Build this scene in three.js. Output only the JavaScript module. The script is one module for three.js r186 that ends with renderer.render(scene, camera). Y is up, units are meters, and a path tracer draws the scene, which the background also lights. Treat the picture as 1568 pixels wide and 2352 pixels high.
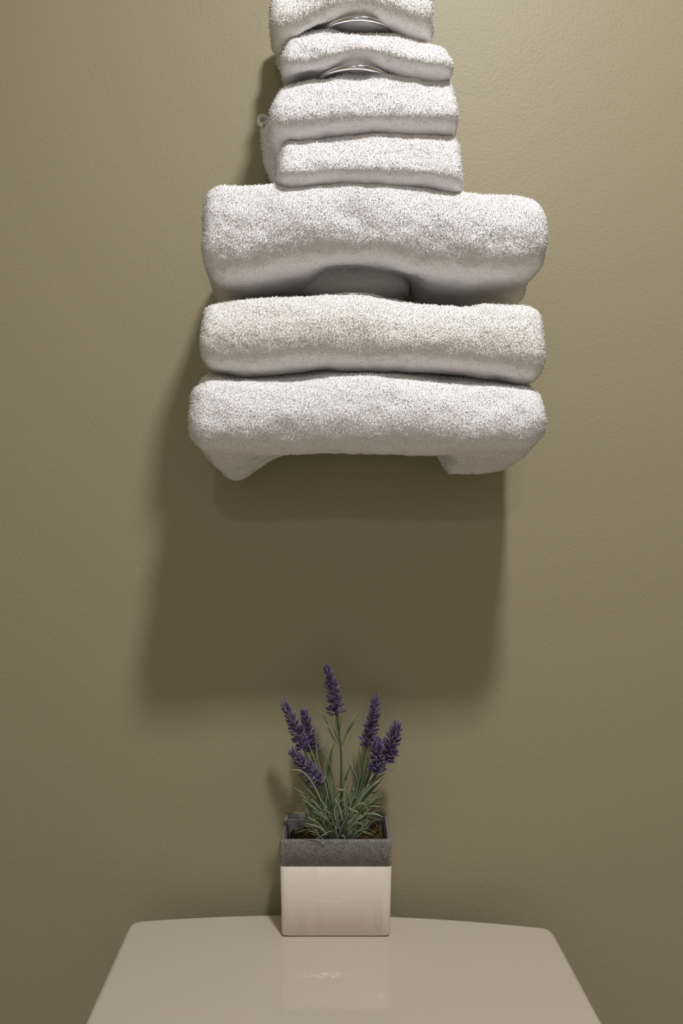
import * as THREE from 'three';
import { RectAreaLightUniformsLib } from 'three/addons/lights/RectAreaLightUniformsLib.js';
import { mergeGeometries, mergeVertices, toCreasedNormals } from 'three/addons/utils/BufferGeometryUtils.js';

// ------------------------------------------------------------------ camera, lights, exposure
const FOCAL = 1650, CX = 784, CY = 1176;          // pixels of the 1568 x 2352 frame
const EYE_Y = 1.205, EYE_Z = 0.825;               // the wall is the plane z = 0
const LID_Y = 0.76;
const scene = new THREE.Scene();
scene.background = new THREE.Color(0x000000);
const camera = new THREE.PerspectiveCamera(2 * Math.atan(CY / FOCAL) * 180 / Math.PI, 1568 / 2352, 0.02, 20);
camera.position.set(0, EYE_Y, EYE_Z);
camera.lookAt(0, EYE_Y, 0);
scene.add(camera);
const renderer = new THREE.WebGLRenderer({ antialias: true });
renderer.toneMapping = THREE.LinearToneMapping;
renderer.toneMappingExposure = 1.0;
renderer.shadowMap.enabled = true;
RectAreaLightUniformsLib.init();
const LAMP_COLOR = [1.0, 0.985, 0.97];
const LAMP_MAIN = { x: 0.245, z: 0.80, size: 0.12, power: 378 };
const LAMP_REAR = { x: -0.10, z: 2.82, size: 0.11, depth: 0.22, power: 132 };
const CEILING_Y = 2.44;

// ------------------------------------------------------------------ helpers
let seed = 1234567;
function rnd() { seed |= 0; seed = seed + 0x6D2B79F5 | 0; let t = Math.imul(seed ^ seed >>> 15, 1 | seed); t = t + Math.imul(t ^ t >>> 7, 61 | t) ^ t; return ((t ^ t >>> 14) >>> 0) / 4294967296; }
const rr = (a, b) => a + (b - a) * rnd();
const lerp = (a, b, t) => a + (b - a) * t;
const clamp = (x, a, b) => Math.min(b, Math.max(a, x));
const smooth = (a, b, x) => { const t = clamp((x - a) / (b - a), 0, 1); return t * t * (3 - 2 * t); };
const V = (x, y, z) => new THREE.Vector3(x, y, z);
const at = (px, py, z) => V((px - CX) * (EYE_Z - z) / FOCAL, EYE_Y + (CY - py) * (EYE_Z - z) / FOCAL, z);   // a measured pixel at a distance z from the wall

function hash(x, y, z) { let h = Math.imul(x, 374761393) ^ Math.imul(y, 668265263) ^ Math.imul(z, 2147483647 ^ 1274126177); h = Math.imul(h ^ (h >>> 13), 1274126177); return ((h ^ (h >>> 16)) >>> 0) / 4294967296; }
function noise3(x, y, z) {                        // value noise, -1..1
  const xi = Math.floor(x), yi = Math.floor(y), zi = Math.floor(z), f = t => t * t * (3 - 2 * t);
  const u = f(x - xi), v = f(y - yi), w = f(z - zi);
  const c = (a, b, d) => hash(xi + a, yi + b, zi + d);
  return 2 * lerp(lerp(lerp(c(0, 0, 0), c(1, 0, 0), u), lerp(c(0, 1, 0), c(1, 1, 0), u), v), lerp(lerp(c(0, 0, 1), c(1, 0, 1), u), lerp(c(0, 1, 1), c(1, 1, 1), u), v), w) - 1;
}
function tileNoise(n, cells, s) {                 // a tileable layer of n x n values, 0..1
  const out = new Float32Array(n * n), f = t => t * t * (3 - 2 * t), k = n / cells;
  for (let y = 0; y < n; y++) for (let x = 0; x < n; x++) {
    const gx = x / k, gy = y / k, xi = Math.floor(gx), yi = Math.floor(gy), u = f(gx - xi), v = f(gy - yi);
    const c = (a, b) => hash((xi + a) % cells, (yi + b) % cells, s);
    out[y * n + x] = lerp(lerp(c(0, 0), c(1, 0), u), lerp(c(0, 1), c(1, 1), u), v);
  }
  return out;
}
function texture(n, layers, toRGB, srgb = false) {   // layers: [[cells, weight, seed]...]
  const sum = new Float32Array(n * n); let total = 0;
  for (const [cells, w, s] of layers) { const l = tileNoise(n, cells, s); total += w; for (let i = 0; i < sum.length; i++) sum[i] += w * l[i]; }
  const data = new Uint8Array(n * n * 4);
  for (let i = 0; i < sum.length; i++) { const c = toRGB(sum[i] / total); data[i * 4] = c[0]; data[i * 4 + 1] = c[1]; data[i * 4 + 2] = c[2]; data[i * 4 + 3] = 255; }
  const t = new THREE.DataTexture(data, n, n, THREE.RGBAFormat);
  t.wrapS = t.wrapT = THREE.RepeatWrapping; t.magFilter = THREE.LinearFilter; t.minFilter = THREE.LinearFilter;
  if (srgb) t.colorSpace = THREE.SRGBColorSpace;
  t.needsUpdate = true;
  return t;
}
const grey = v => { const g = clamp(Math.round(v * 255), 0, 255); return [g, g, g]; };
const lin = (r, g, b) => new THREE.Color().setRGB(r, g, b);

const names = {};
function numbered(n) { names[n] = (names[n] ?? -1) + 1; return names[n] ? `${n}_${String(names[n]).padStart(3, '0')}` : n; }
function thing(name, label, category, p = V(0, 0, 0), group) {
  const o = new THREE.Group(); o.name = numbered(name); o.position.copy(p); scene.add(o);
  o.userData = { label, category }; if (group) o.userData.group = group;
  return o;
}
function part(name, geometry, material, parent, kind) {     // geometry in the parent's axes
  const m = new THREE.Mesh(geometry, material); m.name = name; m.castShadow = m.receiveShadow = true; parent.add(m);
  if (kind) m.userData.kind = kind;
  return m;
}
function structure(name, geometry, material, p) {
  const m = new THREE.Mesh(geometry, material); m.name = name; m.castShadow = m.receiveShadow = true; if (p) m.position.copy(p);
  m.userData.kind = 'structure'; scene.add(m); return m;
}
function boxUV(g, w, h, d) {                       // uv in metres on a box
  const p = g.attributes.position, n = g.attributes.normal, uv = g.attributes.uv;
  for (let i = 0; i < p.count; i++) {
    const nx = Math.abs(n.getX(i)), ny = Math.abs(n.getY(i));
    if (nx > 0.5) uv.setXY(i, p.getZ(i), p.getY(i)); else if (ny > 0.5) uv.setXY(i, p.getX(i), p.getZ(i)); else uv.setXY(i, p.getX(i), p.getY(i));
  }
  return g;
}
const box = (w, h, d) => boxUV(new THREE.BoxGeometry(w, h, d), w, h, d);
function curve(points) {                           // piecewise-linear with smoothing: px -> py
  return x => {
    if (x <= points[0][0]) return points[0][1];
    for (let i = 1; i < points.length; i++) if (x <= points[i][0]) {
      const t = (x - points[i - 1][0]) / (points[i][0] - points[i - 1][0]);
      const p = j => points[clamp(j, 0, points.length - 1)][1], a = p(i - 2), b = p(i - 1), c = p(i), d = p(i + 1);
      const lo = Math.min(b, c), hi = Math.max(b, c);
      return clamp(0.5 * (2 * b + (c - a) * t + (2 * a - 5 * b + 4 * c - d) * t * t + (3 * b - a - 3 * c + d) * t * t * t), lo - 3, hi + 3);
    }
    return points[points.length - 1][1];
  };
}

// ------------------------------------------------------------------ materials
const wallBump = texture(1024, [[200, 1, 1], [140, 0.5, 2], [330, 0.5, 4]], grey);
wallBump.repeat.set(1 / 0.4, 1 / 0.4);
const M = {
  wall: new THREE.MeshPhysicalMaterial({ color: lin(0.354, 0.313, 0.208), roughness: 0.52, bumpMap: wallBump, bumpScale: 0.00027, specularIntensity: 0.7 }),
  ceiling: new THREE.MeshStandardMaterial({ color: lin(0.82, 0.81, 0.79), roughness: 0.9 }),
  floor: new THREE.MeshStandardMaterial({ color: lin(0.72, 0.69, 0.65), roughness: 0.5 }),
  grout: new THREE.MeshStandardMaterial({ color: lin(0.25, 0.22, 0.19), roughness: 0.9 }),
  trim: new THREE.MeshStandardMaterial({ color: lin(0.7, 0.68, 0.64), roughness: 0.5 }),
  chrome: new THREE.MeshStandardMaterial({ color: lin(0.78, 0.76, 0.78), metalness: 1, roughness: 0.09 }),
};

// ------------------------------------------------------------------ the room
{
  const X0 = -0.8, X1 = 1.25, Z1 = 3.15, T = 0.1, W = X1 - X0, H = CEILING_Y, cx = (X0 + X1) / 2;
  structure('wall_back', box(W + 2 * T, H, T), M.wall, V(cx, H / 2, -T / 2));
  structure('wall_front', box(W + 2 * T, H, T), M.trim, V(cx, H / 2, Z1 + T / 2));
  structure('wall_left', box(T, H, Z1), M.wall, V(X0 - T / 2, H / 2, Z1 / 2));
  structure('wall_right', box(T, H, Z1), M.wall, V(X1 + T / 2, H / 2, Z1 / 2));
  structure('ceiling', box(W + 2 * T, T, Z1 + 2 * T), M.ceiling, V(cx, H + T / 2, Z1 / 2));
  structure('floor', box(W + 2 * T, T, Z1 + 2 * T), M.floor, V(cx, -T / 2, Z1 / 2));
  structure('baseboard_back', box(W, 0.09, 0.014), M.trim, V(cx, 0.045, 0.007));
}

// ------------------------------------------------------------------ terry towels
function loopGeometry() {                          // one terry loop: a little hooked thread, unit height
  const pts = [V(0, -0.3, 0), V(0.02, 0.35, 0.0), V(0.1, 0.75, 0.03), V(0.3, 1.0, 0.08), V(0.5, 0.92, 0.1)];
  const g = new THREE.TubeGeometry(new THREE.CatmullRomCurve3(pts), 4, 0.35, 4, false);
  const p = g.attributes.position, c = new THREE.CatmullRomCurve3(pts);
  for (let i = 0; i <= 4; i++) { const s = i === 4 ? 0.45 : i === 0 ? 0.8 : 1, o = c.getPointAt(i / 4); for (let j = 0; j <= 4; j++) { const k = i * 5 + j; p.setXYZ(k, lerp(o.x, p.getX(k), s), lerp(o.y, p.getY(k), s), lerp(o.z, p.getZ(k), s)); } }
  g.deleteAttribute('uv'); g.computeVertexNormals();
  const n = g.attributes.normal;                   // cotton scatters light inside: soften the shading across each thread
  for (let i = 0; i < n.count; i++) { const v = V().fromBufferAttribute(n, i).multiplyScalar(0.4).add(V(0.1, 0.9, 0)).normalize(); n.setXYZ(i, v.x, v.y, v.z); }
  return g;
}
const LOOP = loopGeometry();

// A surface from rows of points: grid[i][j], j closed round the section. Returns { geometry, grid, normals }
function skin(grid) {
  const nu = grid.length, nv = grid[0].length, pos = new Float32Array(nu * nv * 3), idx = [];
  for (let i = 0; i < nu; i++) for (let j = 0; j < nv; j++) grid[i][j].toArray(pos, (i * nv + j) * 3);
  for (let i = 0; i + 1 < nu; i++) for (let j = 0; j < nv; j++) { const a = i * nv + j, b = i * nv + (j + 1) % nv, c = a + nv, d = b + nv; idx.push(a, c, b, b, c, d); }
  const g = new THREE.BufferGeometry();
  g.setAttribute('position', new THREE.BufferAttribute(pos, 3)); g.setIndex(idx); g.computeVertexNormals();
  return g;
}
// Terry loops over that surface, where keep(point) says so
function pileOn(g, nu, nv, spacing, height, lean, keep) {
  const p = g.attributes.position, n = g.attributes.normal, out = [];
  const P = k => V().fromBufferAttribute(p, k), N = k => V().fromBufferAttribute(n, k);
  const q = new THREE.Quaternion(), up = V(0, 1, 0), m = new THREE.Matrix4(), spin = new THREE.Quaternion();
  for (let i = 0; i + 1 < nu; i++) for (let j = 0; j < nv; j++) {
    const a = i * nv + j, b = i * nv + (j + 1) % nv, c = a + nv, d = b + nv, A = P(a), B = P(b), C = P(c), D = P(d);
    const du = (A.distanceTo(C) + B.distanceTo(D)) / 2, dv = (A.distanceTo(B) + C.distanceTo(D)) / 2, area = du * dv;
    let want = area / (spacing * spacing), count = Math.floor(want) + (rnd() < want % 1 ? 1 : 0);
    const down = smooth(-0.45, -0.9, N(a).y);      // the underside lies flatter
      if (!count || !keep(A, N(a))) continue;
    for (let k = 0; k < count; k++) {
      const s = rnd(), t = rnd();
      const pt = A.clone().lerp(C, s).lerp(B.clone().lerp(D, s), t), nn = N(a).lerp(N(c), s).lerp(N(b).lerp(N(d), s), t).normalize();
      const dir = nn.clone().add(V(rr(-1, 1), rr(-1, 1) - 0.5, rr(-1, 1)).multiplyScalar(lean)).normalize();
      q.setFromUnitVectors(up, dir).multiply(spin.setFromAxisAngle(up, rr(0, 6.283)));
      const h = height * (1 - 0.55 * down) * (rnd() < 0.1 ? rr(1.4, 2.4) : rr(0.75, 1.2)); pt.addScaledVector(nn, -0.4 * height);
      out.push(m.compose(pt, q, V(height * rr(0.85, 1.1), h, height * rr(0.85, 1.1))).clone());
    }
  }
  return out;
}
/* One towel, folded flat with its rounded fold towards the room and pushed through a ring at the back.
   left/right: pixels of its ends; top/bottom: pixel curves of the front fold; under: metres the underside hangs below the fold at [mid, back], a function of u in -1..1 */
function towel(d) {
  const zs = d.zf - 0.014, NV = 84, L = d.zf - d.zb;
  const xl = at(d.left, 0, zs).x, xr = at(d.right, 0, zs).x, mid = (xl + xr) / 2, half = (xr - xl) / 2;
  const top = curve(d.top), bot = curve(d.bottom), R = d.round ?? 0.013;
  const toPx = x => CX + x * FOCAL / (EYE_Z - zs), toY = py => at(0, py, zs).y;
  const NU = Math.round(half * 2 / 0.0026);
  const us = [];
  for (let i = 0; i <= NU; i++) us.push(-Math.cos(Math.PI * i / NU) * 0.35 + (2 * i / NU - 1) * 0.65);
  const sectionAt = u => {
    const x = mid + u * half, px = toPx(x), yt = toY(top(px)) + (d.droop ? 0.0044 : 0.001), yb = toY(bot(px)), T = yt - yb, c = (yt + yb) / 2;
    const [h1, h2, h0] = d.under(u, yb, x), back = d.back ?? 0, bulge = d.bulge ? d.bulge(u) : 0.006;
    const hw = d.hollow ?? 0, z0 = d.zb, zf = d.zf + (d.front ? d.front(u) : 0), y1 = yb - h1, y2 = yb - h2;
    const A = d.depth ?? 0.030, arc = [];
    for (let k = 1; k <= 7; k++) { const q = k / 8, w = Math.pow(q, d.droop ?? 1.3); arc.push([zf - A + A * Math.pow(Math.sin(Math.PI * w), 0.8), yt - T * 0.5 * (1 - Math.cos(Math.PI * q))]); }
    return [
      [z0, yt - 0.012 + back], [z0 + 0.1 * L, yt + bulge * 0.5 + back], ...(back ? [[z0 + 0.2 * L, yt + back * 0.3]] : []), [z0 + 0.4 * L, yt + bulge], [z0 + 0.62 * L, yt + bulge * 0.8],
      [zf - A - 0.003, yt + 0.0005], ...arc, [zf - A + 0.002, h0 === undefined ? lerp(yb - 0.001, y1, hw * 0.7) : yb - h0],
      [z0 + 0.6 * L, lerp(yb, y1, lerp(0.7, 1, hw))], [z0 + 0.42 * L, y1], [z0 + 0.14 * L, y2], [z0 + 0.03 * L, y2 + 0.008], [z0, back ? y2 + 0.014 : Math.min(c, y2 + 0.03)],
    ];
  };
  const grid = [], ring = (u, shrink, x) => {
    const ctl = sectionAt(u), cz = ctl.reduce((s, p) => s + p[0], 0) / ctl.length, cy = ctl.reduce((s, p) => s + p[1], 0) / ctl.length;
    const cr = new THREE.CatmullRomCurve3(ctl.map(p => V(0, p[1], p[0])), true, 'centripetal'), row = [];
    for (let j = 0; j < NV; j++) {
      const q = cr.getPoint(j / NV), k = typeof shrink === 'number' ? shrink : 0;
      const dz = q.z - cz, dy = q.y - cy, len = Math.hypot(dz, dy) || 1, f = Math.max(0, (len - k) / len);
      const zz = cz + dz * f; row.push(V(mid + (x - mid) * (1 - (d.taper ?? 0) * Math.pow(1 - clamp((zz - d.zb) / L, 0, 1), d.taperPower ?? 1)), cy + dy * f, zz));
    }
    return row.reverse();                          // so that the surface faces outwards
  };
  const flat = f => { const base = ring(f.u, R * 1.0, f.x0), cy = base.reduce((s, p) => s + p.y, 0) / NV, cz = base.reduce((s, p) => s + p.z, 0) / NV; return base.map(p => V(mid + (p.x - mid) * (f.x - mid) / (f.x0 - mid), lerp(cy, p.y, f.s), lerp(cz, p.z, f.s))); };
  const layers = d.layers ?? 4;
  const cap = side => {                            // the end: concentric folds
    const rows = [];
    for (let i = 0; i <= 16; i++) { const s = 1 - i / 16, x = mid + side * (half - 0.0035 * (0.5 - 0.5 * Math.cos((1 - s) * layers * 2 * Math.PI)) - 0.004 * (1 - s)); rows.push(flat({ u: side * 0.985, x, x0: mid + side * half, s: Math.max(s, 0.004) })); }
    return rows;
  };
  grid.push(...cap(-1).reverse());
  for (const u of us) {
    const x = mid + u * half, e = half - Math.abs(x - mid); if (e < 0.0006) continue;
    const k = e < R ? R - Math.sqrt(Math.max(0, R * R - (R - e) * (R - e))) : 0;
    grid.push(ring(clamp(u, -0.985, 0.985), k, x));
  }
  grid.push(...cap(1));
  const S = d.seed * 17.3;                         // soft wrinkles and unevenness
  const g0 = skin(grid), n0 = g0.attributes.normal;
  grid.forEach((row, i) => row.forEach((p, j) => {
    const k = i * NV + j, a = noise3(p.x * 22 + S, p.y * 30, p.z * 22) * 0.0024 + noise3(p.x * 60 + S, p.y * 75, p.z * 60) * 0.0012 + noise3(p.x * 170, p.y * 200 + S, p.z * 170) * 0.0006;
    let dent = 0;
    for (const [dx, dy, r, depth] of d.dents ?? []) { const c = at(dx, dy, d.zf); const w = Math.hypot(p.x - c.x, p.y - c.y) / r; if (p.z > d.zf - 0.06) dent -= depth * Math.exp(-w * w); }
    p.addScaledVector(V().fromBufferAttribute(n0, k), a + dent);
    if (p.z < 0.012) p.z = 0.012;
  }));
  const root = thing('folded_towel', d.label, 'towel', V(mid, toY((top(toPx(mid)) + bot(toPx(mid))) / 2), d.zb + L / 2), 'folded towels in the chrome wall rack');
  const place = g => g.translate(-root.position.x, -root.position.y, -root.position.z);
  const g = skin(grid), cloth = new THREE.MeshPhysicalMaterial({ color: lin(...d.color), roughness: 1, specularIntensity: 0.2 });
  const loops = pileOn(g, grid.length, NV, d.spacing ?? 0.0008, 0.00095, 0.32, (p, n) => p.z > (n.y > 0.5 ? d.zf - 0.065 : 0.035));
  place(g);
  part('cloth', g, cloth, root);
  const yarn = cloth;
  const pile = new THREE.InstancedMesh(LOOP, yarn, loops.length);
  pile.name = 'terry_pile'; pile.userData.kind = 'stuff'; pile.castShadow = pile.receiveShadow = true;
  const off = new THREE.Matrix4().makeTranslation(-root.position.x, -root.position.y, -root.position.z);
  loops.forEach((m, i) => pile.setMatrixAt(i, off.clone().multiply(m)));
  root.add(pile);
  return { root, cloth, yarn, place };
}
// an extra fold of the same cloth (a soft slab): its section is a rounded outline in x and y, swept along z
function fold(t, name, outline, z0, z1, taper, spacing = 0.0012) {
  const NV = 48, NZ = 26, c = new THREE.CatmullRomCurve3(outline.map(([x, y]) => V(x, y, 0)), true, 'centripetal'), pts = c.getPoints(NV).slice(0, NV);
  const cx = pts.reduce((s, p) => s + p.x, 0) / NV, cy = pts.reduce((s, p) => s + p.y, 0) / NV, grid = [];
  for (let i = 0; i <= NZ; i++) {
    const a = i / NZ, z = lerp(z0, z1, a), s = Math.max(0.01, Math.pow(Math.max(0, 1 - Math.pow(Math.abs(2 * a - 1), taper)), 1 / taper));
    grid.push(pts.map(p => V(cx + (p.x - cx) * s, cy + (p.y - cy) * s, z + noise3(p.x * 90, p.y * 90, i) * 0.0006)));
  }
  for (const row of grid) for (const p of row) { p.x += noise3(p.x * 70, p.y * 70, p.z * 40) * 0.001; p.y += noise3(p.x * 50 + 7, p.y * 50, p.z * 40) * 0.001; }
  const area = outline.reduce((s, [x, y], i) => { const [a, b] = outline[(i + 1) % outline.length]; return s + x * b - a * y; }, 0);
  const g = skin(area > 0 ? grid.map(r => r.slice().reverse()) : grid);
  const loops = pileOn(g, grid.length, NV, spacing, 0.0015, 0.38, p => p.z > z0 + 0.3 * (z1 - z0));
  t.place(g);
  const m = part(name, g, t.cloth, t.root);
  const pile = new THREE.InstancedMesh(LOOP, t.yarn, loops.length);
  pile.name = 'terry_pile'; pile.userData.kind = 'stuff'; pile.castShadow = pile.receiveShadow = true;
  const off = new THREE.Matrix4().makeTranslation(-t.root.position.x, -t.root.position.y, -t.root.position.z);
  loops.forEach((mm, i) => pile.setMatrixAt(i, off.clone().multiply(mm)));
  m.add(pile);
  return m;
}
const WHITE = [0.955, 0.925, 0.945], CREAM = [0.95, 0.92, 0.905];
const ends = (u, a) => smooth(a, 1, Math.abs(u));

towel({ seed: 1, depth: 0.026, droop: 1.6, left: 622, right: 991, zf: 0.158, zb: 0.025, color: CREAM, layers: 3,
  label: 'topmost narrow white hand towel, cut off by the upper edge of the photo',
  top: [[622, -32], [700, -44], [800, -50], [991, -40]],
  bottom: [[622, 104], [680, 92], [740, 62], [820, 40], [890, 52], [940, 74], [991, 84]],
  hollow: 1, back: 0.05, taper: -0.17, taperPower: 4, under: (u, yb, x) => { const c = Math.exp(-Math.pow((x - 0.004) / 0.049, 6)), y = yb - EYE_Y; return [lerp(-0.010, y - 0.4668, c), lerp(-0.056, y - 0.4668, c), lerp(0.001, y - 0.4672, c)]; } });
towel({ seed: 2, depth: 0.024, droop: 1.9, left: 644, right: 1041, zf: 0.158, zb: 0.025, color: WHITE, layers: 3,
  label: 'narrow white hand towel second from the top, between the two visible arcs of chrome ring',
  top: [[644, 92], [665, 76], [720, 71], [790, 73], [840, 76], [900, 74], [950, 86], [990, 98], [1015, 102], [1041, 112]],
  bottom: [[644, 178], [700, 174], [750, 160], [815, 147], [880, 156], [940, 174], [1000, 181], [1041, 183]],
  hollow: 1, taper: 0.12, under: (u, yb, x) => { const c = Math.exp(-Math.pow((x - 0.001) / 0.05, 6)), y = yb - EYE_Y; return [lerp(0.003, y - 0.4213, c), lerp(0.005, y - 0.4213, c), lerp(0.001, y - 0.4215, c)]; }, bulge: () => 0.002 });
const t3 = towel({ seed: 3, depth: 0.024, droop: 1.9, left: 622, right: 1050, zf: 0.16, zb: 0.03, color: WHITE, layers: 3,
  label: 'narrow white hand towel with a loose hem corner sticking out at its left end',
  top: [[622, 208], [640, 198], [700, 184], [760, 174], [850, 169], [950, 172], [1030, 175], [1050, 180]],
  bottom: [[622, 316], [700, 312], [850, 304], [1000, 306], [1050, 306]],
  under: u => [-0.004 + 0.01 * ends(u, 0.3), 0.004 + 0.012 * ends(u, 0.3)], bulge: () => 0.002 });
towel({ seed: 4, depth: 0.024, droop: 1.9, left: 640, right: 1065, zf: 0.163, zb: 0.03, color: WHITE, layers: 3,
  label: 'lowest of the narrow white hand towels, lying on the uppermost wide bath towel',
  top: [[640, 334], [660, 324], [740, 314], [850, 308], [900, 306], [960, 311], [1050, 316], [1065, 324]],
  bottom: [[640, 432], [760, 424], [900, 424], [1000, 432], [1065, 444]],
  under: u => [0, 0], bulge: () => 0.002 });
const b1 = towel({ seed: 5, left: 464, right: 1256, zf: 0.166, zb: 0.03, color: WHITE, round: 0.014,
  label: 'uppermost of the three wide white bath towels, its underside arched over a dark hollow',
  top: [[464, 432], [485, 421], [560, 418], [640, 414], [750, 405], [860, 404], [940, 412], [1030, 427], [1090, 437], [1190, 441], [1256, 450]],
  bottom: [[464, 628], [520, 640], [590, 634], [660, 616], [730, 602], [800, 598], [880, 604], [940, 616], [1050, 628], [1160, 630], [1256, 616]],
  dents: [[790, 470, 0.016, 0.003], [815, 510, 0.018, 0.004], [1010, 560, 0.02, 0.003], [700, 500, 0.03, -0.003]],
  under: u => { const c = Math.exp(-Math.pow((u + 0.02) / 0.32, 8)); return [lerp(0.003, -0.012, c), lerp(0.004, -0.016, c), lerp(0.001, -0.002, c)]; }, bulge: () => 0.002 });
const b2 = towel({ seed: 6, left: 461, right: 1247, zf: 0.164, zb: 0.03, color: CREAM,
  label: 'middle one of the three wide bath towels, slightly creamier than the towel above and below',
  top: [[461, 694], [500, 688], [600, 679], [690, 668], [785, 667], [860, 670], [953, 685], [1056, 696], [1140, 694], [1220, 700], [1247, 706]],
  bottom: [[461, 846], [577, 850], [672, 842], [729, 836], [785, 838], [860, 842], [1028, 844], [1140, 862], [1202, 871], [1247, 868]],
  under: u => [-0.001, -0.001], bulge: u => 0.006 * (1 - 0.5 * u * u) });
const b3 = towel({ seed: 7, left: 438, right: 1256, zf: 0.168, zb: 0.025, color: WHITE, round: 0.016,
  label: 'lowest wide white bath towel, with two drooping corners above the bare wall',
  top: [[438, 880], [490, 868], [600, 868], [690, 864], [785, 858], [860, 858], [972, 868], [1056, 880], [1210, 888], [1256, 896]],
  bottom: [[438, 1016], [480, 1034], [600, 1040], [850, 1038], [1000, 1036], [1200, 1034], [1256, 1010]],
  under: u => { const l = Math.exp(-Math.pow((u + 0.84) / 0.21, 2)), r = smooth(0.42, 0.56, u); return [-0.010 + 0.024 * l + 0.021 * r, -0.012 + 0.036 * l + 0.027 * r]; }, bulge: u => 0.016 });

{ // the corner of hem that sticks out left of the third towel, and the core of the bath towel gathered inside its ring
  const o = [[-0.085, 0.406], [-0.081, 0.4145], [-0.068, 0.4155], [-0.058, 0.41], [-0.057, 0.375], [-0.061, 0.353], [-0.069, 0.350], [-0.077, 0.362], [-0.083, 0.385]].map(([x, y]) => [x, EYE_Y + y - 0.001]);
  const flap = fold(t3, 'hem_flap', o, 0.032, 0.075, 4);
  const hem = new THREE.TubeGeometry(new THREE.CatmullRomCurve3([V(-0.0765, EYE_Y + 0.4165, 0.07), V(-0.082, EYE_Y + 0.417, 0.072), V(-0.0862, EYE_Y + 0.4135, 0.074), V(-0.0862, EYE_Y + 0.408, 0.074), V(-0.081, EYE_Y + 0.4035, 0.0755)]), 20, 0.0019, 8);
  hem.translate(0, -EYE_Y - 0.41, -0.072); hem.scale(1, 1, 2); hem.translate(0, EYE_Y + 0.41, 0.067);
  const hm = part('hem_edge', t3.place(hem), t3.cloth, flap); hm.userData.label = 'smooth rolled edge of the hem';
  const a = (px, py) => { const p = at(px, py, 0.075); return [p.x, p.y]; };
  fold(b1, 'gathered_core', [a(678, 640), a(715, 606), a(800, 590), a(880, 600), a(930, 632), a(938, 668), a(880, 688), a(800, 690), a(720, 686), a(684, 672)], 0.03, 0.10, 3);
}

// ------------------------------------------------------------------ chrome rack
{
  const root = thing('towel_rack', 'chrome wall rack of rings, its arcs showing under the two topmost towels', 'towel rack', V(0.012, EYE_Y + 0.1, 0.0));
  for (const s of [-1, 1]) {
    const bar = new THREE.CapsuleGeometry(0.0032, 0.40, 6, 14); bar.translate(s * 0.03, 0.2, 0.0062); part('upright_bar', bar, M.chrome, root);
  }
  const ringAt = (y, x, r, tilt, zc) => {
    const g = new THREE.TorusGeometry(r, 0.0024, 14, 90); g.rotateX(Math.PI / 2 + tilt); g.translate(x, y, zc);
    const n = Math.max(0.004, zc - r), arms = [-1, 1].map(s => new THREE.TubeGeometry(new THREE.LineCurve3(V(s * 0.03, y, 0.006), V(x + s * 0.02, y, n + 0.006)), 2, 0.0022, 10));
    const ring = part('ring', g, M.chrome, root); arms.forEach(a => part('ring_arm', a, M.chrome, ring));
  };
  for (const [y, x, r, zc, tilt] of [[0.3643, 0.004, 0.0415, 0.1075, 0], [0.3185, 0.001, 0.0415, 0.1075, 0], [0.262, 0, 0.04, 0.085, 0], [0.214, 0, 0.04, 0.085, 0], [0.112, 0, 0.04, 0.085, 0], [0.037, 0, 0.04, 0.085, 0]]) ringAt(y, x, r, tilt, zc);
}

// ------------------------------------------------------------------ toilet
const peel = texture(512, [[14, 0.6, 21], [40, 0.4, 22], [90, 0.3, 23], [160, 0.12, 24]], grey); peel.repeat.set(1 / 0.25, 1 / 0.25);
const porcelain = new THREE.MeshPhysicalMaterial({ color: lin(0.58, 0.515, 0.435), roughness: 0.05, bumpMap: peel, bumpScale: 0.0002, ior: 1.5 });
function roundedPlan(pts, radii) {                 // a Shape from corner points with their own rounding radius
  const s = new THREE.Shape(), n = pts.length;
  pts.forEach(([x, y], i) => {
    const [ax, ay] = pts[(i + n - 1) % n], [bx, by] = pts[(i + 1) % n], r = radii[i];
    const la = Math.hypot(ax - x, ay - y), lb = Math.hypot(bx - x, by - y);
    const p = [x + (ax - x) / la * r, y + (ay - y) / la * r], q = [x + (bx - x) / lb * r, y + (by - y) / lb * r];
    i ? s.lineTo(...p) : s.moveTo(...p);
    r ? s.quadraticCurveTo(x, y, ...q) : 0;
  });
  s.closePath();
  return s;
}
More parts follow.
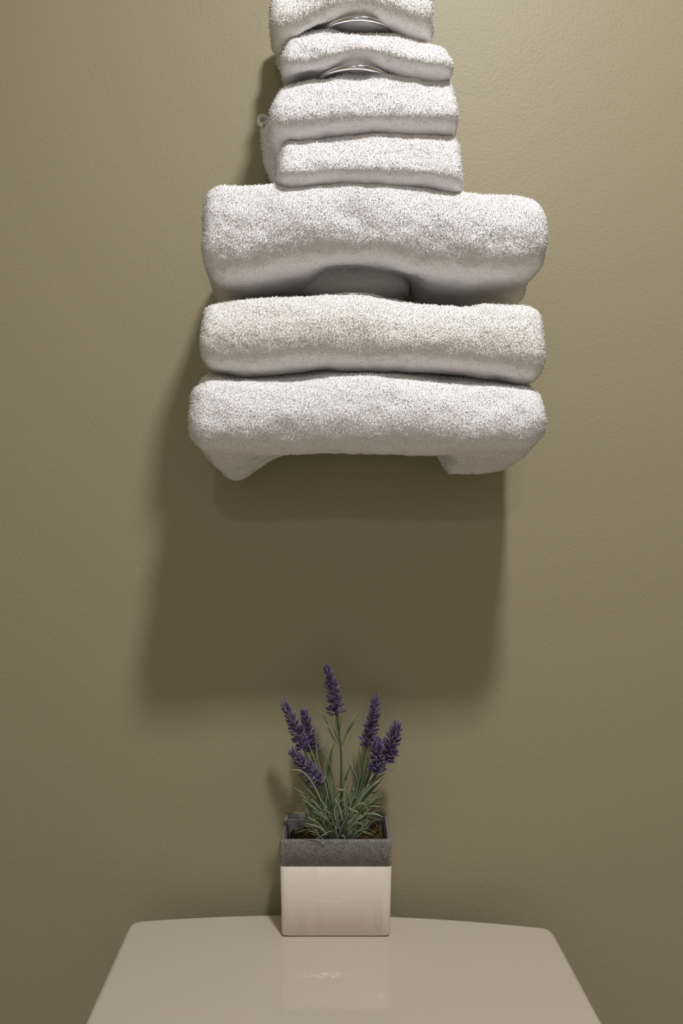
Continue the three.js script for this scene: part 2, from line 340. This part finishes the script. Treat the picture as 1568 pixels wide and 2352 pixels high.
// a solid slab with a rounded upper edge: rings of the outline, inset as they climb, and a crowned top
function slab(outline, y0, y1, edge, crown, bottomEdge = 0.003) {
  const c = outline.reduce((s, p) => [s[0] + p[0] / outline.length, s[1] + p[1] / outline.length], [0, 0]), n = outline.length;
  const nrm = outline.map((p, i) => { const a = outline[(i + n - 1) % n], b = outline[(i + 1) % n], t = [b[0] - a[0], b[1] - a[1]], l = Math.hypot(...t) || 1; let v = [t[1] / l, -t[0] / l]; if (v[0] * (p[0] - c[0]) + v[1] * (p[1] - c[1]) < 0) v = [-v[0], -v[1]]; return v; });
  const rows = [], inset = (d, y) => rows.push(outline.map((p, i) => V(p[0] - nrm[i][0] * d, y, p[1] - nrm[i][1] * d)));
  const B = bottomEdge;
  const shrink = (s, y, d) => rows.push(outline.map((p, i) => V(lerp(c[0], p[0] - nrm[i][0] * d, s), y, lerp(c[1], p[1] - nrm[i][1] * d, s))));
  for (const s of [0.002, 0.5]) shrink(s, y0, B);
  for (let i = 0; i <= 4; i++) { const a = i / 4 * Math.PI / 2; inset(B - B * Math.sin(a), y0 + B - B * Math.cos(a)); }
  for (let i = 0; i <= 8; i++) { const a = i / 8 * Math.PI / 2; inset(edge - edge * Math.cos(a), y1 - edge + edge * Math.sin(a)); }
  for (let i = 1; i <= 14; i++) shrink(Math.max(0.002, 1 - i / 14), y1, edge);
  const hw = Math.max(...outline.map(p => Math.abs(p[0] - c[0])));
  for (const r of rows) for (const p of r) if (p.y > y1 - edge * 0.7) p.y += crown * (1 - Math.pow((p.x - c[0]) / hw, 2));
  const g = skin(rows);
  const uv = new Float32Array(g.attributes.position.count * 2), P = g.attributes.position;
  for (let i = 0; i < P.count; i++) { uv[i * 2] = P.getX(i); uv[i * 2 + 1] = P.getZ(i) + P.getY(i); }
  g.setAttribute('uv', new THREE.BufferAttribute(uv, 2));
  const nn = g.attributes.normal; let sgn = 0; for (let i = 0; i < P.count; i++) sgn += nn.getX(i) * (P.getX(i) - c[0]) + nn.getZ(i) * (P.getZ(i) - c[1]);
  if (sgn < 0) { const id = g.index.array; for (let i = 0; i < id.length; i += 3) { const t = id[i]; id[i] = id[i + 1]; id[i + 1] = t; } g.computeVertexNormals(); }
  return g;
}
function outlineOf(corners, radii, bow, n = 220) {
  const pts = roundedPlan(corners, radii).getSpacedPoints(n).slice(0, n).map(p => [p.x, p.y]);
  return pts.map(([x, z]) => [x, z - (bow ? bow(x, z) : 0)]);
}
{
  const root = thing('toilet', 'white glossy toilet with a flat porcelain tank lid carrying the potted lavender', 'toilet', V(0, 0, 0));
  const bow = (x, z) => 0.012 * Math.max(0, 1 - Math.pow((x + 0.01) / 0.22, 2)) * smooth(0.14, 0.05, z);
  const lid = outlineOf([[-0.2322, 0.034], [0.2275, 0.0455], [0.2315, 0.236], [-0.225, 0.236]], [0.014, 0.016, 0.02, 0.02], bow);
  part('tank_lid', slab(lid, LID_Y - 0.034, LID_Y - 0.004, 0.0065, 0.004), porcelain, root);
  const tank = outlineOf([[-0.215, 0.045], [0.212, 0.05], [0.212, 0.22], [-0.208, 0.22]], [0.02, 0.02, 0.03, 0.03]);
  const tk = part('tank', slab(tank, 0.39, LID_Y - 0.033, 0.002, 0, 0.02), porcelain, root);
  const lever = new THREE.CapsuleGeometry(0.006, 0.06, 6, 12); lever.rotateZ(Math.PI / 2); lever.translate(-0.15, 0.67, 0.232); part('flush_lever', lever, M.chrome, tk);
  const oval = (w, z0, z1, n = 72) => Array.from({ length: n }, (_, i) => { const a = i / n * 2 * Math.PI, s = Math.sin(a); return [w * Math.cos(a) * (s < 0 ? 1 : 1), (z0 + z1) / 2 + (z1 - z0) / 2 * s]; });
  const rows = [[0, 0.11, 0.1, 0.5], [0.03, 0.108, 0.1, 0.5], [0.12, 0.1, 0.1, 0.5], [0.22, 0.13, 0.09, 0.58], [0.32, 0.17, 0.08, 0.66], [0.385, 0.182, 0.07, 0.69], [0.392, 0.178, 0.075, 0.685]].map(([y, w, a, b]) => oval(w, a, b).map(([x, z]) => V(x, y, z)));
  rows.unshift(rows[0].map(p => V(p.x * 0.01, 0, lerp(0.3, p.z, 0.01)))); rows.push(rows[rows.length - 1].map(p => V(p.x * 0.01, 0.392, lerp(0.38, p.z, 0.01))));
  part('bowl', skin(rows.map(r => r.slice().reverse())), porcelain, root);
  part('seat_lid', slab(oval(0.185, 0.235, 0.695, 90), 0.393, 0.42, 0.008, 0.004), porcelain, root);
}

// ------------------------------------------------------------------ potted lavender
{
  const PW = 0.1165, PD = 0.070, PZ = 0.075, X = -0.0059, Y = LID_Y + 0.0005;
  const root = thing('potted_lavender', 'small square white pot with a grey speckled rim, holding purple lavender', 'potted plant', V(X, Y, PZ - PD / 2));
  const glaze = new THREE.MeshPhysicalMaterial({ color: lin(0.80, 0.72, 0.665), specularIntensity: 0.8, roughness: 0.09, bumpMap: peel.clone(), bumpScale: 0.00013 });
  glaze.bumpMap.repeat.set(1 / 0.16, 1 / 0.16); glaze.bumpMap.needsUpdate = true;
  const stoneMap = texture(512, [[140, 1, 31], [90, 0.8, 32], [230, 0.8, 33]], v => { const t = clamp((v - 0.5) * 2.2 + 0.5, 0, 1); return [lerp(98, 144, t), lerp(94, 137, t), lerp(93, 134, t)].map(Math.round); }, true);
  stoneMap.repeat.set(1 / 0.12, 1 / 0.12);
  const stone = new THREE.MeshStandardMaterial({ map: stoneMap, bumpMap: stoneMap, bumpScale: 0.0004, roughness: 0.75 });
  const rect = (w, d, r) => outlineOf([[-w / 2, -d / 2], [w / 2, -d / 2], [w / 2, d / 2], [-w / 2, d / 2]], [r, r, r, r], null, 160);
  const hollow = (rows, name, mat) => {
    const g = skin(rows), P = g.attributes.position, uv = new Float32Array(P.count * 2);
    for (let i = 0; i < P.count; i++) { uv[i * 2] = P.getX(i) + 0.3 * P.getZ(i); uv[i * 2 + 1] = P.getY(i) + P.getZ(i); }
    g.setAttribute('uv', new THREE.BufferAttribute(uv, 2));
    return part(name, toCreasedNormals(g, 0.9), mat, root);
  };
  const ringOf = (w, d, r, y) => rect(w, d, r).map(([x, z]) => V(x, y, z)).reverse();
  const H1 = 0.0742, H2 = 0.1015, w0 = PW - 0.003;
  const body = [ringOf(0.001, 0.0005, 0.0001, 0.0)];
  for (let i = 0; i <= 6; i++) { const a = i / 6 * Math.PI / 2, e = 0.0035; body.push(ringOf(w0 - 2 * e * (1 - Math.sin(a)), PD - 0.0026 - 2 * e * (1 - Math.sin(a)), 0.004, e - e * Math.cos(a))); }
  body.push(ringOf(PW, PD, 0.0035, H1 - 0.002)); body.push(ringOf(PW - 0.0006, PD - 0.0006, 0.0035, H1 - 0.0006)); body.push(ringOf(PW - 0.002, PD - 0.002, 0.003, H1)); body.push(ringOf(PW - 0.008, PD - 0.008, 0.002, H1)); body.push(ringOf(0.001, 0.0005, 0.0001, H1));
  hollow(body, 'glazed_body', glaze);
  const t = 0.0042;
  const band = [ringOf(PW - 0.002, PD - 0.002, 0.003, H1 + 0.0001), ringOf(PW, PD, 0.0035, H1 + 0.0009), ringOf(PW + 0.0003, PD + 0.0003, 0.0035, H2 - 0.002), ringOf(PW - 0.0006, PD - 0.0006, 0.0035, H2 - 0.0006), ringOf(PW - 0.0025, PD - 0.0025, 0.003, H2),
    ringOf(PW - 2 * t + 0.001, PD - 2 * t + 0.001, 0.003, H2), ringOf(PW - 2 * t, PD - 2 * t, 0.003, H2 - 0.001), ringOf(PW - 2 * t, PD - 2 * t, 0.003, H2 - 0.006), ringOf(PW - 2 * t - 0.0016, PD - 2 * t - 0.0016, 0.003, H2 - 0.0065), ringOf(PW - 2 * t - 0.0016, PD - 2 * t - 0.0016, 0.003, H1 + 0.001)];
  hollow(band, 'stone_rim', stone);
  // moss
  const mossMat = new THREE.MeshStandardMaterial({ color: 0xffffff, roughness: 1 });
  const mw = PW / 2 - 0.007, md = PD / 2 - 0.007, heap = (x, z) => 0.0865 + 0.005 * noise3(x * 90 + 3, z * 90, 1) + 0.003 * noise3(x * 220, z * 220, 5) - 0.002 * Math.pow(z / md, 2) + 0.002 * smooth(0.01, 0.04, x);
  const mg = new THREE.PlaneGeometry(2 * mw, 2 * md, 70, 40); mg.rotateX(-Math.PI / 2);
  for (let i = 0; i < mg.attributes.position.count; i++) mg.attributes.position.setY(i, heap(mg.attributes.position.getX(i), mg.attributes.position.getZ(i)) - 0.002);
  mg.computeVertexNormals();
  const moss = part('moss', mg, new THREE.MeshStandardMaterial({ color: lin(0.05, 0.032, 0.012), roughness: 1 }), root, 'stuff');
  const curl = new THREE.TubeGeometry(new THREE.CatmullRomCurve3([V(-1, 0, 0), V(-0.4, 0.5, 0.3), V(0.2, 0.1, 0.6), V(0.7, 0.5, 0.1), V(1, 0.1, -0.4)]), 8, 0.12, 4);
  const N = 2600, tangle = new THREE.InstancedMesh(curl, mossMat, N), mm = new THREE.Matrix4();
  for (let i = 0; i < N; i++) {
    const x = rr(-mw, mw), z = rr(-md, md), s = rr(0.0016, 0.0034), y = heap(x, z) + rr(-0.002, 0.001);
    mm.compose(V(clamp(x, -mw + 0.003, mw - 0.003), y, clamp(z, -md + 0.003, md - 0.003)), new THREE.Quaternion().setFromEuler(new THREE.Euler(rr(0, 6), rr(0, 6), rr(0, 6))), V(s, s, s));
    tangle.setMatrixAt(i, mm); const k = rnd(); tangle.setColorAt(i, lin(lerp(0.05, 0.26, k * k), lerp(0.035, 0.17, k * k), lerp(0.012, 0.05, k * k)));
  }
  tangle.name = 'moss_strands'; tangle.userData.kind = 'stuff'; tangle.castShadow = tangle.receiveShadow = true; moss.add(tangle);

  // a measured pixel in the pot's own axes
  const own = (px, py, z) => at(px, py, z).sub(root.position);
  const stemMat = new THREE.MeshStandardMaterial({ color: lin(0.07, 0.10, 0.05), roughness: 0.8 });
  const leafMat = new THREE.MeshPhysicalMaterial({ vertexColors: true, roughness: 0.75, side: THREE.DoubleSide, sheen: 0.3, sheenRoughness: 0.6, sheenColor: lin(0.5, 0.55, 0.5) });
  function leaf(pts, w, tone) {                    // a narrow folded blade along a curve
    const c = pts.length > 2 ? new THREE.CatmullRomCurve3(pts) : new THREE.LineCurve3(...pts), n = 9, pos = [], col = [], idx = [], ref = V(rr(-0.4, 0.4), 0.3, 1).normalize();
    for (let i = 0; i <= n; i++) {
      const a = i / n, p = c.getPoint(a), tan = c.getTangent(a), side = tan.clone().cross(ref).normalize(), nor = side.clone().cross(tan).normalize();
      const ww = w * 0.68 * (0.12 + 0.88 * Math.sin(Math.PI * Math.min(1, a * 0.92 + 0.06))) * (a > 0.85 ? (1 - a) / 0.15 * 0.85 + 0.15 : 1);
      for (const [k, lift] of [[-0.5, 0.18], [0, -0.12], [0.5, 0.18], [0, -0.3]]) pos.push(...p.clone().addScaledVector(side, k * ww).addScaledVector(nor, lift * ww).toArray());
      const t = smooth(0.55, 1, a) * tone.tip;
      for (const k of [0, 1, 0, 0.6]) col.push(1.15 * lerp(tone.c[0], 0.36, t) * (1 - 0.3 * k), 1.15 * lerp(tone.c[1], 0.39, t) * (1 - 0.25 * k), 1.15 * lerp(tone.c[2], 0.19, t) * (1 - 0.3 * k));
      if (i < n) for (let k = 0; k < 4; k++) { const A = i * 4 + k, B = i * 4 + (k + 1) % 4; idx.push(A, B, A + 4, B, B + 4, A + 4); }
    }
    const g = new THREE.BufferGeometry(); g.setAttribute('position', new THREE.Float32BufferAttribute(pos, 3)); g.setAttribute('color', new THREE.Float32BufferAttribute(col, 3)); g.setIndex(idx); g.computeVertexNormals();
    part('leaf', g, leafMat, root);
  }
  const toneOf = () => { const k = rnd(); return { c: k < 0.25 ? [rr(0.30, 0.38), rr(0.34, 0.41), rr(0.26, 0.31)] : k < 0.7 ? [rr(0.20, 0.29), rr(0.235, 0.315), rr(0.175, 0.23)] : [rr(0.12, 0.18), rr(0.17, 0.23), rr(0.08, 0.13)], tip: rr(0.2, 0.9) }; };
  // florets
  const fl = [];
  { const pts = [[0, 0], [0.1, 0.04], [0.125, 0.2], [0.13, 0.45], [0.15, 0.7], [0.12, 0.9], [0.05, 0.99], [0, 1]].map(([x, y]) => new THREE.Vector2(x, y)), g = new THREE.LatheGeometry(pts, 7);
    for (let k = 0; k < 3; k++) { const h = g.clone(), P = h.attributes.position; for (let i = 0; i < P.count; i++) { const y = P.getY(i); P.setX(i, P.getX(i) + (0.12 + 0.12 * k) * y * y); } h.deleteAttribute('uv'); h.computeVertexNormals(); fl.push(h); } }
  const flMat = [[0.11, 0.072, 0.18], [0.21, 0.155, 0.27], [0.07, 0.043, 0.12], [0.28, 0.22, 0.32]].map(c => new THREE.MeshPhysicalMaterial({ color: lin(...c), roughness: 0.8, sheen: 0.5, sheenRoughness: 0.5, sheenColor: lin(0.35, 0.3, 0.42) }));
  function spike(tip0, base, hw, stem) {           // stem: points from the moss up to the base of the spike
    const tip = tip0.clone().lerp(base, 0.11);
    const axis = new THREE.CatmullRomCurve3([base, base.clone().lerp(tip, 0.5).add(V(0.001, 0, 0.0005)), tip]);
    part('flower_stem', new THREE.TubeGeometry(new THREE.CatmullRomCurve3([...stem, base]), 20, 0.0011, 7), stemMat, root);
    const core = part('flower_spike', new THREE.TubeGeometry(axis, 14, 0.0012, 7), flMat[2], root), len = base.distanceTo(tip), dir = tip.clone().sub(base).normalize();
    const b1 = dir.clone().cross(V(0, 0, 1)).normalize(), b2 = dir.clone().cross(b1), q = new THREE.Quaternion(), W = 8;
    const rest = [];
    for (let i = 0; i < W; i++) for (let k = 0; k < 20; k++) {
      const a = (i + 0.25 + rr(-0.25, 0.25)) / W, ph = (k % 5 + i * 0.5 + (k > 4 ? rr(0, 1) : rr(-0.2, 0.2))) / 5 * 2 * Math.PI, out = b1.clone().multiplyScalar(Math.cos(ph)).addScaledVector(b2, Math.sin(ph));
      const rise = lerp(0.2, 1.5, Math.pow(a, 2.4)) + rr(-0.25, 0.4), d = out.clone().addScaledVector(dir, rise).normalize(), p = axis.getPoint(a);
      const x = out.clone().multiplyScalar(-1).addScaledVector(dir, 0.8); x.addScaledVector(d, -x.dot(d)).normalize();
      const z = x.clone().cross(d); q.setFromRotationMatrix(new THREE.Matrix4().makeBasis(x, d, z));
      const s = hw * rr(0.85, 1.15) * lerp(1.1, 0.85, a);
      if (k < 5) { const f = part('floret', fl[Math.floor(rnd() * 3)], flMat[Math.floor(rnd() * 4)], core); f.position.copy(p); f.quaternion.copy(q); f.scale.set(s * 0.62, s, s * 0.62); }
      else rest.push(fl[1].clone().applyMatrix4(new THREE.Matrix4().compose(p.addScaledVector(dir, len / W * rr(0.2, 0.8)), q, V(s * 0.55, s * 0.85, s * 0.55))));
    }
    part('small_florets', mergeGeometries(rest.filter((_, i) => i % 2)), flMat[0], core, 'stuff'); part('small_florets', mergeGeometries(rest.filter((_, i) => i % 2 === 0)), flMat[1], core, 'stuff');
  }
  const root0 = (x, z) => V(x, 0.086, z);
  spike(own(749, 1527, 0.05), own(774, 1645, 0.05), 0.0108, [root0(0.004, 0), own(783, 1800, 0.046), own(782, 1715, 0.048)]);
  spike(own(650, 1610, 0.052), own(699, 1722, 0.05), 0.0105, [root0(-0.012, 0.004), own(730, 1830, 0.05), own(712, 1765, 0.05)]);
  spike(own(696, 1628, 0.034), own(716, 1730, 0.036), 0.0102, [root0(-0.01, -0.006), own(738, 1830, 0.04), own(724, 1775, 0.037)]);
  spike(own(668, 1724, 0.078), own(737, 1803, 0.07), 0.0112, [root0(-0.009, 0.01), own(752, 1860, 0.062)]);
  spike(own(863, 1596, 0.022), own(843, 1715, 0.026), 0.0105, [root0(0.006, -0.004), own(812, 1830, 0.036), own(828, 1770, 0.03)]);
  spike(own(912, 1662, 0.052), own(882, 1752, 0.05), 0.0118, [root0(0.012, 0.002), own(818, 1850, 0.048), own(856, 1790, 0.05)]);
  spike(own(866, 1702, 0.062), own(866, 1776, 0.058), 0.0112, [root0(0.01, 0.008), own(820, 1862, 0.054), own(850, 1810, 0.056)]);
  // leaves that the photograph shows singly: pixel triples and distance from the wall
  const G = { c: [0.14, 0.19, 0.10], tip: 0.5 }, P = { c: [0.22, 0.26, 0.17], tip: 0.9 };
  for (const [pts, z, w, tone] of [
    [[[781, 1716], [762, 1690], [745, 1648], [727, 1621]], 0.044, 0.0018, P], [[[781, 1716], [768, 1695], [757, 1672], [743, 1660]], 0.056, 0.0030, P], [[[783, 1716], [772, 1690], [765, 1668]], 0.04, 0.0022, G],
    [[[784, 1716], [793, 1690], [806, 1658], [830, 1624]], 0.046, 0.0028, P], [[[786, 1714], [797, 1685], [810, 1663], [824, 1646]], 0.042, 0.0022, P], [[[782, 1712], [781, 1680], [783, 1645], [775, 1620]], 0.058, 0.0026, P],
    [[[781, 1710], [775, 1680], [770, 1650], [765, 1634]], 0.056, 0.0026, G], [[[752, 1800], [757, 1760], [762, 1720], [770, 1707]], 0.036, 0.0044, G], [[[764, 1790], [753, 1745], [740, 1725]], 0.05, 0.003, G],
    [[[735, 1780], [722, 1745], [708, 1705]], 0.055, 0.0042, P], [[[738, 1775], [729, 1745], [726, 1694]], 0.052, 0.0034, P], [[[822, 1800], [806, 1762], [792, 1730]], 0.06, 0.0044, P], [[[815, 1780], [812, 1745], [808, 1705]], 0.036, 0.0022, P],
    [[[824, 1800], [824, 1750], [823, 1702]], 0.04, 0.0042, G], [[[828, 1810], [838, 1760], [846, 1715]], 0.04, 0.005, G], [[[835, 1810], [852, 1765], [858, 1738]], 0.044, 0.0048, G], [[[840, 1812], [868, 1785], [893, 1772]], 0.058, 0.0048, P],
    [[[838, 1822], [862, 1800], [874, 1794]], 0.07, 0.0034, P], [[[830, 1840], [855, 1812], [884, 1784]], 0.05, 0.0050, G], [[[735, 1835], [712, 1790], [690, 1770], [667, 1767]], 0.085, 0.0036, P], [[[728, 1830], [695, 1790], [668, 1764]], 0.06, 0.0036, G],
    [[[728, 1850], [700, 1825], [674, 1808]], 0.07, 0.0038, P], [[[735, 1868], [712, 1848], [690, 1832]], 0.07, 0.0032, P], [[[737, 1876], [715, 1860], [700, 1846], [685, 1846]], 0.062, 0.0044, G], [[[752, 1918], [735, 1902], [698, 1889]], 0.083, 0.0034, P],
    [[[745, 1908], [728, 1890], [706, 1876]], 0.075, 0.0044, P], [[[784, 1922], [786, 1918], [791, 1924], [792, 1932]], 0.085, 0.0026, P], [[[800, 1918], [815, 1895], [845, 1884], [838, 1900]], 0.07, 0.0034, P], [[[800, 1900], [830, 1874], [860, 1870], [882, 1878]], 0.072, 0.0042, P],
    [[[808, 1915], [835, 1905], [832, 1907]], 0.072, 0.0036, G], [[[798, 1905], [820, 1890], [838, 1898]], 0.078, 0.004, G], [[[820, 1850], [850, 1852], [884, 1853]], 0.06, 0.003, P], [[[830, 1860], [848, 1848], [888, 1842]], 0.05, 0.0024, G],
    [[[786, 1885], [778, 1852], [768, 1832]], 0.08, 0.0046, P], [[[802, 1895], [804, 1850], [795, 1818], [770, 1811]], 0.075, 0.0040, P], [[[770, 1885], [768, 1860], [778, 1845]], 0.08, 0.0034, P], [[[735, 1868], [745, 1860], [754, 1850]], 0.082, 0.0030, P],
    [[[822, 1868], [812, 1862], [798, 1854]], 0.08, 0.0036, P], [[[842, 1868], [840, 1850], [829, 1843]], 0.078, 0.0032, P], [[[760, 1840], [782, 1815], [788, 1820]], 0.06, 0.003, G], [[[715, 1830], [702, 1812], [705, 1808]], 0.06, 0.003, P],
    [[[752, 1795], [745, 1770], [749, 1738]], 0.06, 0.003, P], [[[790, 1800], [800, 1770], [806, 1752]], 0.05, 0.0036, G], [[[836, 1812], [858, 1822], [876, 1806]], 0.05, 0.0028, G], [[[835, 1850], [862, 1840], [872, 1812]], 0.05, 0.0026, G],
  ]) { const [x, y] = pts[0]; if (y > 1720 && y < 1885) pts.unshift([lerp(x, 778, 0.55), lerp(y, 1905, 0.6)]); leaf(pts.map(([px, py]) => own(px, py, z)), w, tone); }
  for (let i = 0; i < 250; i++) {                  // the dense tuft
    const side = rr(-1, 1), bx = 0.001 + side * 0.009 + rr(-0.004, 0.004), bz = rr(-0.012, 0.022), ang = side * 0.5 + rr(-0.24, 0.24), lenL = rr(0.038, 0.086) * (1 - 0.25 * Math.abs(side));
    const out = V(Math.sin(ang), Math.cos(ang), bz * 10 + rr(-0.2, 0.3)).normalize(), b = V(bx, 0.084, bz), bend = rr(-0.3, 0.8) * (rnd() < 0.3 ? 2.2 : 1);
    const m = b.clone().addScaledVector(out, lenL * 0.55), e = m.clone().addScaledVector(out.clone().add(V(Math.sign(out.x + rr(-0.3, 0.3)) * bend * 0.8, -bend * 0.7, bend * rr(0, 0.5))).normalize(), lenL * 0.5);
    e.z = Math.max(e.z, -0.036); m.z = Math.max(m.z, -0.034);
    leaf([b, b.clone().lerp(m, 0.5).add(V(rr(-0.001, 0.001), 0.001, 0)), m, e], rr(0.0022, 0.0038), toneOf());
  }
}

// ------------------------------------------------------------------ ceiling lamps
function ceilingLight(cfg, label) {
  const root = thing('ceiling_light', label, 'ceiling light', V(cfg.x, CEILING_Y, cfg.z)), r = (cfg.depth ?? cfg.size) / 2 * 1.2;
  const rim = new THREE.LatheGeometry([[r, -0.012], [r + 0.006, -0.014], [r + 0.014, -0.01], [r + 0.018, 0], [r - 0.002, 0], [r, -0.012]].map(([x, y]) => new THREE.Vector2(x, y)), 48); rim.computeVertexNormals();
  part('rim', rim, M.trim, root);
  const glow = new THREE.MeshStandardMaterial({ color: lin(0.8, 0.8, 0.8), roughness: 0.6, emissive: lin(...LAMP_COLOR), emissiveIntensity: 4 });
  const disc = new THREE.CylinderGeometry(r, r, 0.005, 48); disc.translate(0, -0.0065, 0); part('diffuser', disc, glow, root);
  const light = new THREE.RectAreaLight(lin(...LAMP_COLOR), cfg.power, cfg.size, cfg.depth ?? cfg.size);
  light.name = 'lamp_light'; light.position.set(0, -0.016, 0); light.rotation.x = -Math.PI / 2; root.add(light);
}
ceilingLight(LAMP_MAIN, 'round ceiling light above the toilet, outside the top of the photo');
ceilingLight(LAMP_REAR, 'round ceiling light further back in the room, mirrored in the tank lid');

renderer.render(scene, camera);
